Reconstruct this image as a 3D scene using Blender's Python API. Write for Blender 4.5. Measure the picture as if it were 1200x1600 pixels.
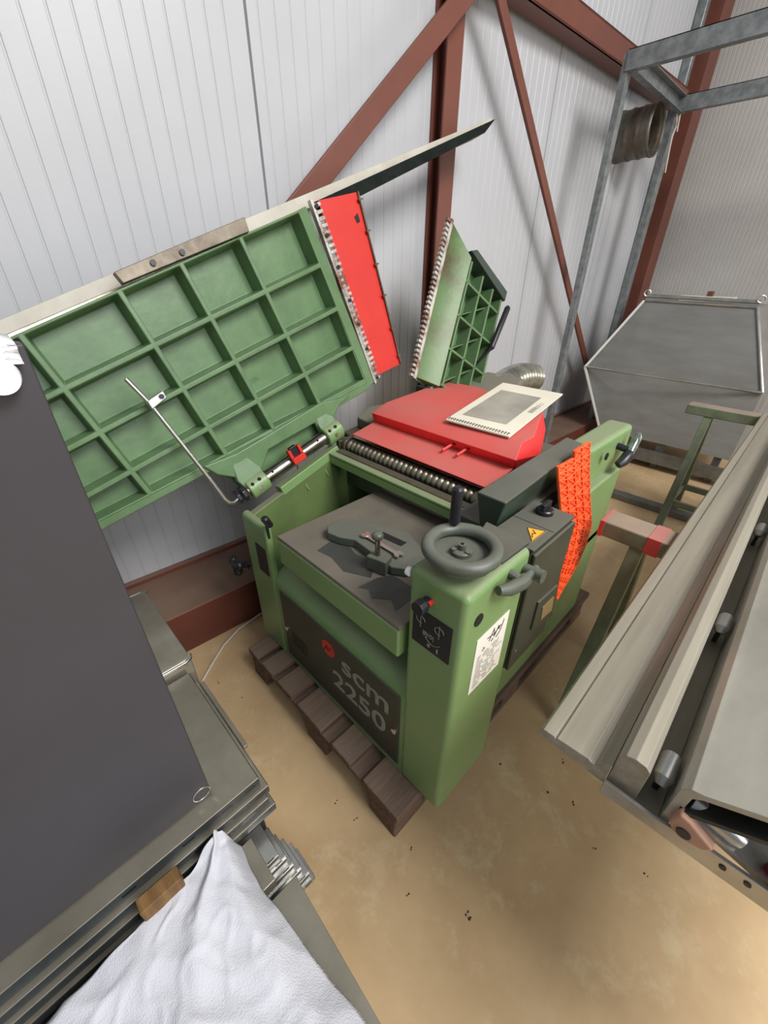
import bpy, bmesh, math, random
from mathutils import Vector, Matrix, noise
random.seed(7)
S = bpy.context.scene
for o in list(bpy.data.objects): bpy.data.objects.remove(o)

# ---------------------------------------------------------------- camera
cam = bpy.data.cameras.new('camera'); co = bpy.data.objects.new('camera', cam); S.collection.objects.link(co)
F_PX = 632.2
cam.sensor_fit = 'VERTICAL'; cam.sensor_height = 24.0; cam.lens = 24.0 * F_PX / 1600.0
cam.clip_start = 0.02; cam.clip_end = 60
rt = Vector((.71276, -.70138, .00596)); dn = Vector((-.3573, -.3704, -.8574)); fw = Vector((.6036, .6090, -.5146))
rt = (rt - fw * rt.dot(fw) / fw.dot(fw)).normalized(); fw.normalize(); up = rt.cross(fw).normalized()
co.matrix_world = Matrix(((rt.x, up.x, -fw.x, -.4967), (rt.y, up.y, -fw.y, -.2798), (rt.z, up.z, -fw.z, 1.4678), (0, 0, 0, 1)))
S.camera = co

# ---------------------------------------------------------------- light
W = bpy.data.worlds.new('world'); S.world = W; W.use_nodes = True
W.node_tree.nodes['Background'].inputs[0].default_value = (.76, .81, .9, 1)
W.node_tree.nodes['Background'].inputs[1].default_value = .33
def area(name, loc, target, sx, sy, power, col):
    l = bpy.data.lights.new(name, 'AREA'); l.shape = 'RECTANGLE'; l.size = sx; l.size_y = sy; l.energy = power; l.color = col
    o = bpy.data.objects.new(name, l); S.collection.objects.link(o); o.location = loc
    o.rotation_euler = (Vector(target) - Vector(loc)).to_track_quat('-Z', 'Y').to_euler(); return o
area('daylight_door', (-.4, -4.4, 3.0), (.5, 1.4, 1.2), 3.0, 2.4, 108, (.95, .98, 1.0))
area('daylight_window', (4.5, -2.2, 2.3), (1.0, 1.5, 1.9), 1.2, 1.2, 30, (1.0, .97, .93))
area('overhead_fill', (.75, -2.6, 4.4), (.6, -1.0, 0), 2.0, 1.7, 262, (1.0, .975, .945))  # unseen overhead fill, added to brighten the floor
S.view_settings.view_transform = 'Standard'; S.view_settings.look = 'None'
S.view_settings.gamma = 1; S.view_settings.use_curve_mapping = False; S.view_settings.exposure = 0.0

# ---------------------------------------------------------------- materials
def lin(c):
    return tuple(((v / 255) / 12.92 if v / 255 <= .04045 else ((v / 255 + .055) / 1.055) ** 2.4) for v in c) + (1,)
MATS = {}
def mat(name, c1, c2=None, rough=.5, metal=0, scale=8, bump=0, bscale=60, dust=None, dustamt=.8, stretch=(1, 1, 1), contrast=(.35, .65), detail=5, spec=.5):
    m = bpy.data.materials.new(name); m.use_nodes = True; nt = m.node_tree; N = nt.nodes; L = nt.links
    b = N['Principled BSDF']; b.inputs['Roughness'].default_value = rough; b.inputs['Metallic'].default_value = metal
    b.inputs['Specular IOR Level'].default_value = spec
    tc = N.new('ShaderNodeTexCoord'); mp = N.new('ShaderNodeMapping'); mp.inputs['Scale'].default_value = stretch
    L.new(tc.outputs['Object'], mp.inputs[0])
    nz = N.new('ShaderNodeTexNoise'); nz.inputs['Scale'].default_value = scale; nz.inputs['Detail'].default_value = detail; nz.inputs['Roughness'].default_value = .62
    L.new(mp.outputs[0], nz.inputs[0])
    mr = N.new('ShaderNodeMapRange'); mr.inputs[1].default_value = contrast[0]; mr.inputs[2].default_value = contrast[1]
    L.new(nz.outputs[0], mr.inputs[0])
    mx = N.new('ShaderNodeMix'); mx.data_type = 'RGBA'
    mx.inputs[6].default_value = lin(c1); mx.inputs[7].default_value = lin(c2 or c1)
    L.new(mr.outputs[0], mx.inputs[0]); out = mx.outputs[2]
    if dust:
        g = N.new('ShaderNodeNewGeometry'); sx = N.new('ShaderNodeSeparateXYZ'); L.new(g.outputs['Normal'], sx.inputs[0])
        m1 = N.new('ShaderNodeMapRange'); m1.inputs[1].default_value = .55; m1.inputs[2].default_value = .97; L.new(sx.outputs[2], m1.inputs[0])
        n2 = N.new('ShaderNodeTexNoise'); n2.inputs['Scale'].default_value = 5; n2.inputs['Detail'].default_value = 6; L.new(tc.outputs['Object'], n2.inputs[0])
        m2 = N.new('ShaderNodeMapRange'); m2.inputs[1].default_value = .25; m2.inputs[2].default_value = .6; m2.inputs[3].default_value = .55; L.new(n2.outputs[0], m2.inputs[0])
        mu = N.new('ShaderNodeMath'); mu.operation = 'MULTIPLY'; L.new(m1.outputs[0], mu.inputs[0]); L.new(m2.outputs[0], mu.inputs[1])
        mu2 = N.new('ShaderNodeMath'); mu2.operation = 'MULTIPLY'; mu2.inputs[1].default_value = dustamt; L.new(mu.outputs[0], mu2.inputs[0])
        md = N.new('ShaderNodeMix'); md.data_type = 'RGBA'; md.inputs[7].default_value = lin(dust)
        L.new(mu2.outputs[0], md.inputs[0]); L.new(out, md.inputs[6]); out = md.outputs[2]
        rr = N.new('ShaderNodeMapRange'); rr.inputs[3].default_value = rough; rr.inputs[4].default_value = .9; L.new(mu2.outputs[0], rr.inputs[0]); L.new(rr.outputs[0], b.inputs['Roughness'])
    L.new(out, b.inputs['Base Color'])
    if bump:
        nb = N.new('ShaderNodeTexNoise'); nb.inputs['Scale'].default_value = bscale; nb.inputs['Detail'].default_value = 4; L.new(mp.outputs[0], nb.inputs[0])
        bp = N.new('ShaderNodeBump'); bp.inputs['Strength'].default_value = bump; bp.inputs['Distance'].default_value = .004
        L.new(nb.outputs[0], bp.inputs['Height']); L.new(bp.outputs[0], b.inputs['Normal'])
    MATS[name] = m; return m
DUST = (128, 121, 106)
GREEN = mat('green_enamel', (122, 150, 98), (113, 142, 90), rough=.36, scale=3, bump=.05, bscale=120, dust=(140, 136, 116), dustamt=.6)
GREENB = mat('green_casting', (97, 127, 86), (84, 112, 75), rough=.4, scale=9, bump=.18, bscale=45)
GREENR = mat('green_oily_casting', (92, 122, 70), (80, 60, 32), rough=.4, scale=3.2, bump=.1, contrast=(.42, .62))
GREEND = mat('dark_green_enamel', (52, 66, 56), (46, 58, 50), rough=.35, dust=(112, 108, 98), dustamt=.75)
OLIVE = mat('green_inside_panel', (104, 124, 74), (92, 110, 66), rough=.5, dust=DUST)
DARKG = mat('anthracite_panel', (58, 62, 50), (50, 54, 44), rough=.5, dust=(105, 102, 92), dustamt=.7)
BLACK = mat('black_plastic', (34, 34, 40), (28, 28, 32), rough=.35)
PLATE = mat('black_instruction_plate', (22, 24, 28), rough=.4)
GREYG = mat('grey_green_cast_iron', (84, 90, 80), (70, 76, 68), rough=.35, bump=.15, bscale=50, dust=(120, 118, 106), dustamt=.5)
STEEL = mat('machined_steel', (168, 164, 154), (120, 112, 100), rough=.3, metal=1, scale=14)
STEELD = mat('dull_dirty_steel', (120, 112, 100), (88, 80, 70), rough=.45, metal=.8, scale=14, dust=(112, 104, 90))
CHROME = mat('bright_steel', (215, 215, 212), rough=.3, metal=1)
RUSTY = mat('rusty_steel_lip', (196, 192, 184), (130, 90, 70), rough=.4, metal=.5, scale=9, contrast=(.45, .6))
ROLL = mat('feed_roller_steel', (165, 158, 142), (130, 122, 106), rough=.35, metal=.8, scale=20)
RED = mat('red_enamel', (232, 54, 52), (220, 48, 48), rough=.42, dust=(180, 112, 102), dustamt=.75)
REDF = mat('bright_red_guard', (206, 46, 34), (198, 40, 31), rough=.45)
BEDM = mat('dusty_planer_bed', (128, 119, 105), (104, 98, 89), rough=.7, metal=.25, scale=3, bump=.1, contrast=(.3, .7))
CLEAN = mat('clean_cast_iron', (78, 79, 76), (68, 69, 67), rough=.5, metal=.3)
PAPER = mat('cream_paper', (226, 220, 200), (214, 208, 190), rough=.8, scale=3)
PAPERG = mat('grey_printed_area', (168, 164, 150), (138, 135, 124), rough=.7, scale=4)
WHITEP = mat('white_label_paper', (232, 230, 220), (222, 220, 210), rough=.7, scale=6)
INK = mat('grey_ink', (110, 110, 108), rough=.8)
SILK = mat('silver_lettering', (146, 152, 138), (128, 134, 122), rough=.5)
YELLOW = mat('warning_yellow', (226, 170, 60), rough=.5)
ORANGE = mat('orange_plastic', (255, 104, 52), (248, 92, 44), rough=.42)
BROWN = mat('red_brown_steel_paint', (116, 66, 52), (106, 60, 48), rough=.5, scale=4, dust=(122, 106, 92), dustamt=.75, bump=.06)
BROWN2 = mat('red_brown_dirty_beam', (104, 54, 40), (92, 48, 36), rough=.55, scale=5, dust=(118, 98, 82), dustamt=.85, stretch=(.3, 2, 2), bump=.1)
GALV = mat('galvanized_steel', (146, 150, 150), (118, 123, 124), rough=.45, metal=.55, scale=22, bump=.08, contrast=(.38, .62))
GALVD = mat('dull_galvanized_steel', (128, 128, 122), (104, 104, 98), rough=.42, metal=.6, scale=10)
ALU = mat('dusty_aluminium', (168, 163, 150), (142, 136, 122), rough=.5, metal=.35, scale=6, stretch=(.25, 5, 5), dust=(150, 142, 124), dustamt=.5)
ALU2 = mat('bare_aluminium', (190, 190, 186), (165, 165, 160), rough=.3, metal=.85, scale=10)
ALUS = mat('worn_aluminium_sheet', (184, 181, 168), (160, 158, 146), rough=.45, metal=.35, scale=5, contrast=(.3, .7), stretch=(1, 2, 1))
INOX = mat('brushed_stainless_sheet', (150, 150, 146), (138, 137, 132), rough=.4, metal=.35, scale=3, stretch=(1, 1, 4))
SHEET = mat('dusty_steel_sheet', (158, 152, 138), (134, 128, 114), rough=.36, metal=.6, scale=7, contrast=(.3, .7))
SHEETD = mat('dark_steel_edge', (78, 80, 76), (60, 62, 60), rough=.4, metal=.6, scale=10)
FLANGE_SHADE = mat('shaded_tray_front', (92, 97, 98), (66, 70, 72), rough=.4, metal=.6, scale=7)  # tray steel darkened for the front faces, shade put into the colour
PANELK = mat('matt_black_sheet', (64, 62, 67), (58, 56, 60), rough=.5, scale=3, bump=.03, bscale=200, contrast=(.3, .75))
TAPE = mat('white_plastic_sheet', (236, 236, 238), rough=.35)
WOODD = mat('dark_dirty_wood', (118, 94, 78), (80, 60, 50), rough=.85, scale=10, stretch=(.6, 6, 6), bump=.3, bscale=30, dust=(124, 108, 92), dustamt=.6)
WOODL = mat('pine_wood', (132, 98, 56), (98, 70, 38), rough=.7, scale=10, stretch=(6, 1, 1), bump=.1)
DUCTM = mat('grey_metal_duct', (112, 112, 104), (90, 72, 58), rough=.45, metal=.5, scale=8)
HOODM = mat('dusty_green_hood', (112, 114, 96), (98, 100, 84), rough=.7, scale=5, dust=DUST)
SAWG = mat('green_sawhorse_paint', (104, 116, 92), (88, 96, 78), rough=.6, scale=14, dust=(156, 134, 118), dustamt=.85)
SAWR = mat('worn_red_paint', (176, 62, 58), (160, 70, 62), rough=.6, scale=14, dust=(168, 128, 116), dustamt=.75)
CAST = mat('pinkish_casting', (196, 152, 130), (176, 134, 112), rough=.5, scale=14)
REDC = mat('dark_red_cloth', (150, 36, 44), rough=.6)
WHITEC = mat('white_cable', (205, 196, 186), rough=.5)
WALLM = mat('white_wall_panel', (190, 191, 194), (182, 183, 186), rough=.42, scale=2.2, bump=.05, bscale=90, contrast=(.3, .7))
WALLW = mat('cream_wall_panel', (196, 193, 188), (186, 183, 178), rough=.45, scale=2.2, bump=.05, bscale=90, contrast=(.3, .7))
SEAMM = mat('grey_seam', (120, 120, 120), rough=.6)
def floor_mat():
    m = mat('dusty_concrete_floor', (200, 172, 132), (176, 146, 106), rough=.6, scale=1.9, bump=.12, bscale=30, contrast=(.35, .65), detail=8)
    nt = m.node_tree; N = nt.nodes; L = nt.links; b = N['Principled BSDF']
    src = b.inputs['Base Color'].links[0].from_socket
    tc = N.new('ShaderNodeTexCoord')
    n = N.new('ShaderNodeTexNoise'); n.inputs['Scale'].default_value = 4.5; n.inputs['Detail'].default_value = 12; n.inputs['Roughness'].default_value = .78; n.inputs['Distortion'].default_value = .15
    L.new(tc.outputs['Object'], n.inputs[0])
    r = N.new('ShaderNodeMapRange'); r.inputs[1].default_value = .52; r.inputs[2].default_value = .74; L.new(n.outputs[0], r.inputs[0])
    x = N.new('ShaderNodeMix'); x.data_type = 'RGBA'; x.inputs[7].default_value = lin((206, 188, 152)); L.new(r.outputs[0], x.inputs[0]); L.new(src, x.inputs[6])
    v = N.new('ShaderNodeTexVoronoi'); v.inputs['Scale'].default_value = 3.2; L.new(tc.outputs['Object'], v.inputs[0])
    r2 = N.new('ShaderNodeMapRange'); r2.inputs[1].default_value = .02; r2.inputs[2].default_value = .05; r2.inputs[3].default_value = .75; r2.inputs[4].default_value = 0
    L.new(v.outputs['Distance'], r2.inputs[0])
    x2 = N.new('ShaderNodeMix'); x2.data_type = 'RGBA'; x2.inputs[7].default_value = lin((120, 98, 74)); L.new(r2.outputs[0], x2.inputs[0]); L.new(x.outputs[2], x2.inputs[6])
    L.new(x2.outputs[2], b.inputs['Base Color']); return m
FLOORM = floor_mat()

# ---------------------------------------------------------------- mesh helpers
class MB:
    def __init__(s): s.b = bmesh.new()
    def hexa(s, p):   # 8 points: bottom 4 ccw, top 4
        v = [s.b.verts.new(q) for q in p]
        for f in ((3, 2, 1, 0), (4, 5, 6, 7), (0, 1, 5, 4), (1, 2, 6, 5), (2, 3, 7, 6), (3, 0, 4, 7)): s.b.faces.new([v[i] for i in f])
        return s
    def box(s, x0, x1, y0, y1, z0, z1):
        return s.hexa([(x0, y0, z0), (x1, y0, z0), (x1, y1, z0), (x0, y1, z0), (x0, y0, z1), (x1, y0, z1), (x1, y1, z1), (x0, y1, z1)])
    def prism(s, poly, vec):
        vec = Vector(vec); a = [s.b.verts.new(Vector(q)) for q in poly]; c = [s.b.verts.new(Vector(q) + vec) for q in poly]
        n = len(a); s.b.faces.new(a[::-1]); s.b.faces.new(c)
        for i in range(n): s.b.faces.new([a[i], a[(i + 1) % n], c[(i + 1) % n], c[i]])
        return s
    def poly(s, pts): s.b.faces.new([s.b.verts.new(q) for q in pts]); return s
    def loft(s, rings, caps=True, closed=True):
        R = [[s.b.verts.new(q) for q in r] for r in rings]; n = len(R[0])
        for i in range(len(R) - 1):
            for j in range(n if closed else n - 1): s.b.faces.new([R[i][j], R[i][(j + 1) % n], R[i + 1][(j + 1) % n], R[i + 1][j]])
        if caps: s.b.faces.new(R[0][::-1]); s.b.faces.new(R[-1])
        return s
    def tube(s, pts, r, seg=16, caps=True):
        pts = [Vector(p) for p in pts]; rs = r if isinstance(r, (list, tuple)) else [r] * len(pts); rings = []; prev = None
        for i, p in enumerate(pts):
            if i == 0: d = pts[1] - p
            elif i == len(pts) - 1: d = p - pts[i - 1]
            else: d = (pts[i + 1] - p).normalized() + (p - pts[i - 1]).normalized()
            if d.length < 1e-9: d = Vector((0, 0, 1))
            d.normalize()
            if prev is None:
                prev = d.orthogonal().normalized()
            u = (prev - d * prev.dot(d)).normalized(); prev = u; w = d.cross(u)
            rings.append([p + (u * math.cos(t) + w * math.sin(t)) * rs[i] for t in (2 * math.pi * k / seg for k in range(seg))])
        return s.loft(rings, caps)
    def cyl(s, a, b, r, seg=24, r2=None): return s.tube([a, b], [r, r if r2 is None else r2], seg)
    def torus(s, c, ax, R, r, seg=48, rs=14, sq=1.0):
        c = Vector(c); ax = Vector(ax).normalized(); u = ax.orthogonal().normalized(); w = ax.cross(u); rings = []
        for i in range(seg):
            t = 2 * math.pi * i / seg; d = u * math.cos(t) + w * math.sin(t)
            rings.append([c + d * (R + r * math.cos(q)) + ax * r * sq * math.sin(q) for q in (2 * math.pi * k / rs for k in range(rs))])
        rings.append(rings[0]); R_ = [[s.b.verts.new(q) for q in rg] for rg in rings[:-1]]; R_.append(R_[0])
        for i in range(seg):
            for j in range(rs): s.b.faces.new([R_[i][j], R_[i][(j + 1) % rs], R_[i + 1][(j + 1) % rs], R_[i + 1][j]])
        return s
    def sphere(s, c, r, sc=(1, 1, 1)):
        m = Matrix.Translation(c) @ Matrix.Diagonal((r * sc[0], r * sc[1], r * sc[2], 1)); bmesh.ops.create_uvsphere(s.b, u_segments=20, v_segments=12, radius=1, matrix=m); return s
    def xf(s, M): bmesh.ops.transform(s.b, matrix=M, verts=s.b.verts); return s
    def build(s, name, m, parent=None, bevel=0, seg=2, smooth=True, loc=None, ang=30):
        b = s.b; bmesh.ops.recalc_face_normals(b, faces=b.faces)
        me = bpy.data.meshes.new(name); b.to_mesh(me); b.free(); me.materials.append(m)
        o = bpy.data.objects.new(name, me); S.collection.objects.link(o)
        if parent is not None:
            o.parent = parent
            M = mw(parent); 
            me.transform(M.inverted())
        if smooth:
            for p in me.polygons: p.use_smooth = True
            if not bevel: me.set_sharp_from_angle(angle=math.radians(ang))
        if bevel:
            md = o.modifiers.new('bevel', 'BEVEL'); md.width = bevel; md.segments = seg; md.limit_method = 'ANGLE'; md.angle_limit = math.radians(ang); md.harden_normals = True
        return o
def mw(o):
    M = o.matrix_basis.copy()
    while o.parent: o = o.parent; M = o.matrix_basis @ M
    return M
def thing(name, loc, label, cat, group=None, rotz=0):
    o = bpy.data.objects.new(name, None); S.collection.objects.link(o); o.location = loc; o.rotation_euler.z = rotz
    o.matrix_basis = Matrix.Translation(loc) @ Matrix.Rotation(rotz, 4, 'Z'); o['label'] = label; o['category'] = cat
    o.empty_display_size = .1
    if group: o['group'] = group
    return o
def tag(o, label, cat, group=None):
    o['label'] = label; o['category'] = cat
    if group: o['group'] = group
    return o
def struct(o): o['kind'] = 'structure'; return o
def lab(o, t): o['label'] = t; return o
def text_mesh(name, s, size, M, m, parent, ext=.0006, bold=0, sx=1):
    cu = bpy.data.curves.new(name, 'FONT'); cu.body = s; cu.size = size; cu.extrude = ext; cu.offset = bold
    t = bpy.data.objects.new(name + '_tmp', cu); S.collection.objects.link(t)
    bpy.context.view_layer.update(); dg = bpy.context.evaluated_depsgraph_get()
    me = bpy.data.meshes.new_from_object(t.evaluated_get(dg)); bpy.data.objects.remove(t)
    me.materials.clear(); me.materials.append(m); me.transform(Matrix.Diagonal((sx, 1, 1, 1))); me.transform(M)
    o = bpy.data.objects.new(name, me); S.collection.objects.link(o); o.parent = parent; me.transform(mw(parent).inverted()); return o
def frameM(o, x, y):   # matrix with local x,y axes at origin o
    x = Vector(x).normalized(); y = Vector(y).normalized(); z = x.cross(y)
    return Matrix(((x.x, y.x, z.x, o[0]), (x.y, y.y, z.y, o[1]), (x.z, y.z, z.z, o[2]), (0, 0, 0, 1)))

# ================================================================ SETTING
TH = -.0511
WDIR = Vector((math.cos(TH), math.sin(TH), 0)); WNOR = Vector((-math.sin(TH), math.cos(TH), 0))
WROT = Matrix.Rotation(TH, 4, 'Z')           # wall frame: x along the left wall, y into it
def W3(a, n, z): return WDIR * a + WNOR * n + Vector((0, 0, z))
struct(MB().box(-5, 9, -6, 5, -.12, 0).xf(WROT).build('floor', FLOORM, smooth=False))
def groove_wall(name, a0, a1, n0, th, h, m, pitch, phase, seams, depth=.0024, along='x'):
    pts = [(a0, n0)]; k = math.ceil((a0 - phase) / pitch); ev = []
    while phase + k * pitch < a1 - .02:
        ev.append((phase + k * pitch, 0)); k += 1
    ev = [e for e in ev if all(abs(e[0] - s) > .03 for s in seams)] + [(s, 1) for s in seams if a0 < s < a1]
    ev.sort()
    for x, big in ev:
        w, d = (.0055, .016) if big else (.0045, depth)
        pts += [(x - w, n0), (x - w * .35, n0 + d), (x + w * .35, n0 + d), (x + w, n0)]
    pts += [(a1, n0), (a1, n0 + th), (a0, n0 + th)]
    b = MB()
    if along == 'x': b.prism([(p[0], p[1], 0) for p in pts], (0, 0, h))
    else: b.prism([(p[1], p[0], 0) for p in pts], (0, 0, h))
    return struct(b.xf(WROT).build(name, m, smooth=False))
groove_wall('wall_left', -3.2, 4.78, 1.53, .08, 4.6, WALLM, .0642, .5, [-.98 - 1.5, -1.476, -.476, .518, 1.515, 2.5, 3.5])
groove_wall('wall_right', -5.5, 1.53, 4.70, .08, 4.6, WALLW, .0321, .03, [.33, -.67, -1.67, -2.67], .0011, along='y')

# steelwork of the hall (wall frame coordinates)
def wbox(b, a0, a1, n0, n1, z0, z1): return b.box(a0, a1, n0, n1, z0, z1)
def ibeam_wall(name, m, a0, a1, n0, n1, z0, z1, t=.012):   # upright I section
    b = MB(); na = (n0 + n1) / 2
    return b
base = MB().box(-3.2, 4.3, 1.185, 1.53, 0, .215).xf(WROT).build('baseboard_left', BROWN2, bevel=.006); struct(base)
MBt = MB().box(-3.2, 4.3, 1.50, 1.53, .215, .235).xf(WROT).build('trim_1', BROWN, bevel=.003); struct(MBt)
b = MB(); b.box(1.44, 1.545, 1.445, 1.455, .236, 4.5); b.box(1.44, 1.545, 1.518, 1.528, .236, 4.5); b.box(1.488, 1.497, 1.455, 1.518, .236, 4.5)
struct(b.xf(WROT).build('trim_2', BROWN, smooth=False))
b = MB(); b.box(4.40, 4.60, 1.40, 1.53, 0, 4.5)
struct(b.xf(WROT).build('trim_3', BROWN, smooth=False))
struct(MB().box(4.24, 4.30, 1.46, 1.53, .0, 4.5).xf(WROT).build('trim_4', GALV, smooth=False, bevel=.01))
# eaves beam: horizontal I section standing off the wall
b = MB(); b.box(1.2, 4.19, 1.40, 1.50, 2.67, 2.68); b.box(1.2, 4.19, 1.40, 1.50, 2.565, 2.575); b.box(1.2, 4.19, 1.40, 1.41, 2.565, 2.68)
struct(b.xf(WROT).build('trim_5', BROWN, smooth=False))
def brace(name, p, q, hw, n0, n1):
    p = Vector((p[0], p[1])); q = Vector((q[0], q[1])); d = (q - p).normalized(); w = Vector((-d.y, d.x)) * hw
    pts = [p - w, q - w, q + w, p + w]
    struct(MB().prism([(v.x, n0, v.y) for v in pts], (0, n1 - n0, 0)).xf(WROT).build(name, BROWN, smooth=False, bevel=.004))
brace('trim_6', (.16, 1.324), (2.15, 3.045), .040, 1.37, 1.39)
brace('trim_7', (1.30, 2.876), (3.95, .32), .027, 1.37, 1.39)

# ================================================================ MACHINE
T = Vector((.955, 0, .296)).normalized(); U = Vector((-.288, .217, .933)); U = (U - T * U.dot(T)).normalized()
NN = T.cross(-U); NN.normalize()             # points away from the camera (y+)
if NN.y < 0: NN = -NN
P0 = Vector((.2, .97, .84))
def tp(a, b, d=0): return P0 + T * a + U * b + NN * d
mach = thing('planer_thicknesser', (0.55, .5, .145), 'green combined planer and thicknesser with both tables folded up, standing on a wooden pallet', 'woodworking machine')
MP = mach
body = MB().box(.20, 1.10, .078, .90, .145, .60).build('base_body', GREEN, MP, bevel=.015, seg=3)
b = MB(); b.prism([(.30, .078, .55), (.30, .078, .845), (1.10, .078, .845), (1.10, .078, .55)], (0, .12, 0)); b.box(.38, .455, .192, .256, .6, .892)
b.build('right_side_frame', GREEN, MP, bevel=.01)
# front sill with rounded top edge behind the logo panel
prof = [(.004, .145), (.004, .50)] + [(.004 + .055 * (1 - math.cos(t)), .50 + .055 * math.sin(t)) for t in (math.pi / 2 * k / 6 for k in range(1, 7))] + [(.25, .555), (.25, .145)]
front = MB().prism([(p[0], .14, p[1]) for p in prof], (0, .64, 0)).build('front_cover', GREEN, MP, ang=20)
pan = MB().box(-.001, .006, .158, .742, .178, .502).build('logo_panel', DARKG, MP, bevel=.002)
for y, z in ((.725, .325), (.173, .335)):
    MB().cyl((-.005, y, z), (0, y, z), .009, 16).build('screw', CHROME, pan)
b = MB()
for k in range(9): b.box(-.0022, -.0005, .688 - k * .0105, .6925 - k * .0105, .268, .335)
b.build('vent_slots', PLATE, pan, smooth=False)
MB().cyl((-.0025, .468, .432), (-.0005, .468, .432), .032, 32).build('red_emblem', REDF, pan)
b = MB()
b.tube([(-.003, .488, .416), (-.003, .474, .442), (-.003, .466, .425), (-.003, .450, .446)], .0022, 6)
b.build('emblem_mark', PLATE, pan)
def front_M(y, z): return frameM((-.0018, y, z), (0, -1, 0), (0, 0, 1))
text_mesh('lettering', 'scm', .112, front_M(.405, .386), SILK, pan, bold=.0012, sx=1.2)
text_mesh('lettering', '2250', .108, front_M(.456, .276), SILK, pan, bold=.0012, sx=1.16)

# near column
col = MB().box(0, .24, 0, .147, .145, .95).build('front_column', GREEN, MP, bevel=.016, seg=4)
pl = MB().box(-.0025, .002, .025, .127, .754, .857).build('instruction_plate', PLATE, col)
b = MB()
for yy, zz in ((.105, .83), (.055, .83)):
    b.tube([(-.003, yy - .012 * math.cos(t), zz + .010 * math.sin(t)) for t in (k * .5 for k in range(11))], .0007, 5)
    b.tube([(-.003, yy, zz + .015), (-.003, yy, zz - .022)], .0007, 5)
b.tube([(-.003, .09 - .04 * t, .79 - .012 * math.sin(math.pi * t)) for t in (k / 8 for k in range(9))], .0007, 5)
b.tube([(-.003, .095, .79), (-.003, .09, .803), (-.003, .083, .80)], .0007, 5)
b.box(-.003, -.002, .076, .083, .765, .774); b.box(-.003, -.002, .054, .058, .763, .776)
b.build('engraved_symbols', SILK, pl, smooth=False)
text_mesh('engraved_letters', 'B|/0|', .017, frameM((-.003, .098, .793), (0, -1, 0), (0, 0, 1)), SILK, pl, ext=.0003)
kb = MB().tube([(.0, .091, .89), (-.014, .091, .89), (-.016, .091, .89), (-.036, .091, .89)], [.012, .012, .0165, .0165], 10).build('lock_knob', BLACK, col, bevel=.002)
MB().tube([(.0, .083, .893), (-.012, .083, .893)], [.006, .006], 16).build('red_indicator', REDF, kb)
MB().cyl((.048, -.002, .869), (.048, .002, .869), .015, 24).build('hole_plug', PLATE, col)
# sheet stuck on the column
b = MB().prism([(.058, -.0015, .618), (.189, -.0015, .614), (.186, -.0015, .803), (.058, -.0015, .80)], (0, .0012, 0))
sh = lab(b.build('service_label', WHITEP, col, smooth=False), 'white printed service sheet')
b = MB(); rnd = random.Random(3)
for k in range(17):
    z = .735 - k * .0066
    x = .070
    while x < .175:
        w = rnd.uniform(.008, .03); 
        if x + w > .178: break
        b.box(x, x + w, -.0020, -.0014, z, z + .0016); x += w + rnd.uniform(.003, .02)
b.build('printed_lines', INK, sh, smooth=False)
b = MB()
for pts in ([(.11, .76), (.125, .79), (.13, .76), (.145, .785), (.15, .77)], [(.10, .775), (.13, .77), (.155, .78)], [(.14, .75), (.155, .76), (.165, .79)], [(.085, .748), (.095, .752), (.088, .757)], [(.12, .752), (.128, .757)]):
    b.tube([(x, -.0022, z) for x, z in pts], .0008, 5)
b.build('handwriting', PLATE, sh, smooth=False)
MB().prism([(.137, .015, .948), (.242, .012, .948), (.246, .125, .948), (.136, .095, .948)], (0, 0, .010)).build('cap_plate', DARKG, col, bevel=.002)
# cast clamp handle on the right face
b = MB().tube([(.085, -.012, .93), (.11, -.022, .925), (.15, -.026, .918), (.172, -.024, .914)], [.010, .014, .0155, .015], 14)
b.tube([(.165, -.024, .915), (.235, -.018, .905)], [.010, .009], 14); b.tube([(.215, .005, .905), (.215, -.045, .908)], [.013, .015], 16)
b.tube([(.15, .01, .93), (.15, -.02, .925)], .011, 12)
b.build('clamp_lever', GREYG, col)
# hand wheel
wh = MB().torus((.068, .071, 1.0), (0, 0, 1), .067, .0145, 56, 16, .9).build('hand_wheel', GREYG, MP)
prof = [(0, .988), (.060, .985), (.060, .979), (.0, .972)]
b = MB(); b.tube([(.068, .071, .974), (.068, .071, .982), (.068, .071, .986)], [.066, .068, .064], 40)
b.build('wheel_web', GREYG, wh)
b = MB(); b.cyl((.068, .071, .94), (.068, .071, .984), .017, 24); b.tube([(.068, .071, .984), (.068, .071, .994), (.068, .071, .996)], [.022, .021, .018], 24)
for k in range(3):
    t = k * 2.094 + .4; b.cyl((.068 + .016 * math.cos(t), .071 + .016 * math.sin(t), .985), (.068 + .016 * math.cos(t), .071 + .016 * math.sin(t), .999), .0055, 12)
b.cyl((.068, .071, .99), (.068, .071, 1.008), .008, 20)
b.build('hub', GREYG, wh)
MB().tube([(.068, .071, 1.0085), (.068, .071, 1.0095)], .0035, 12).build('hub_bore', PLATE, wh)
MB().tube([(.108, .122, 1.0), (.108, .122, 1.016), (.108, .122, 1.018), (.108, .122, 1.095), (.108, .122, 1.10)], [.006, .006, .0115, .0115, .008], 20).build('grip', BLACK, wh)

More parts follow.
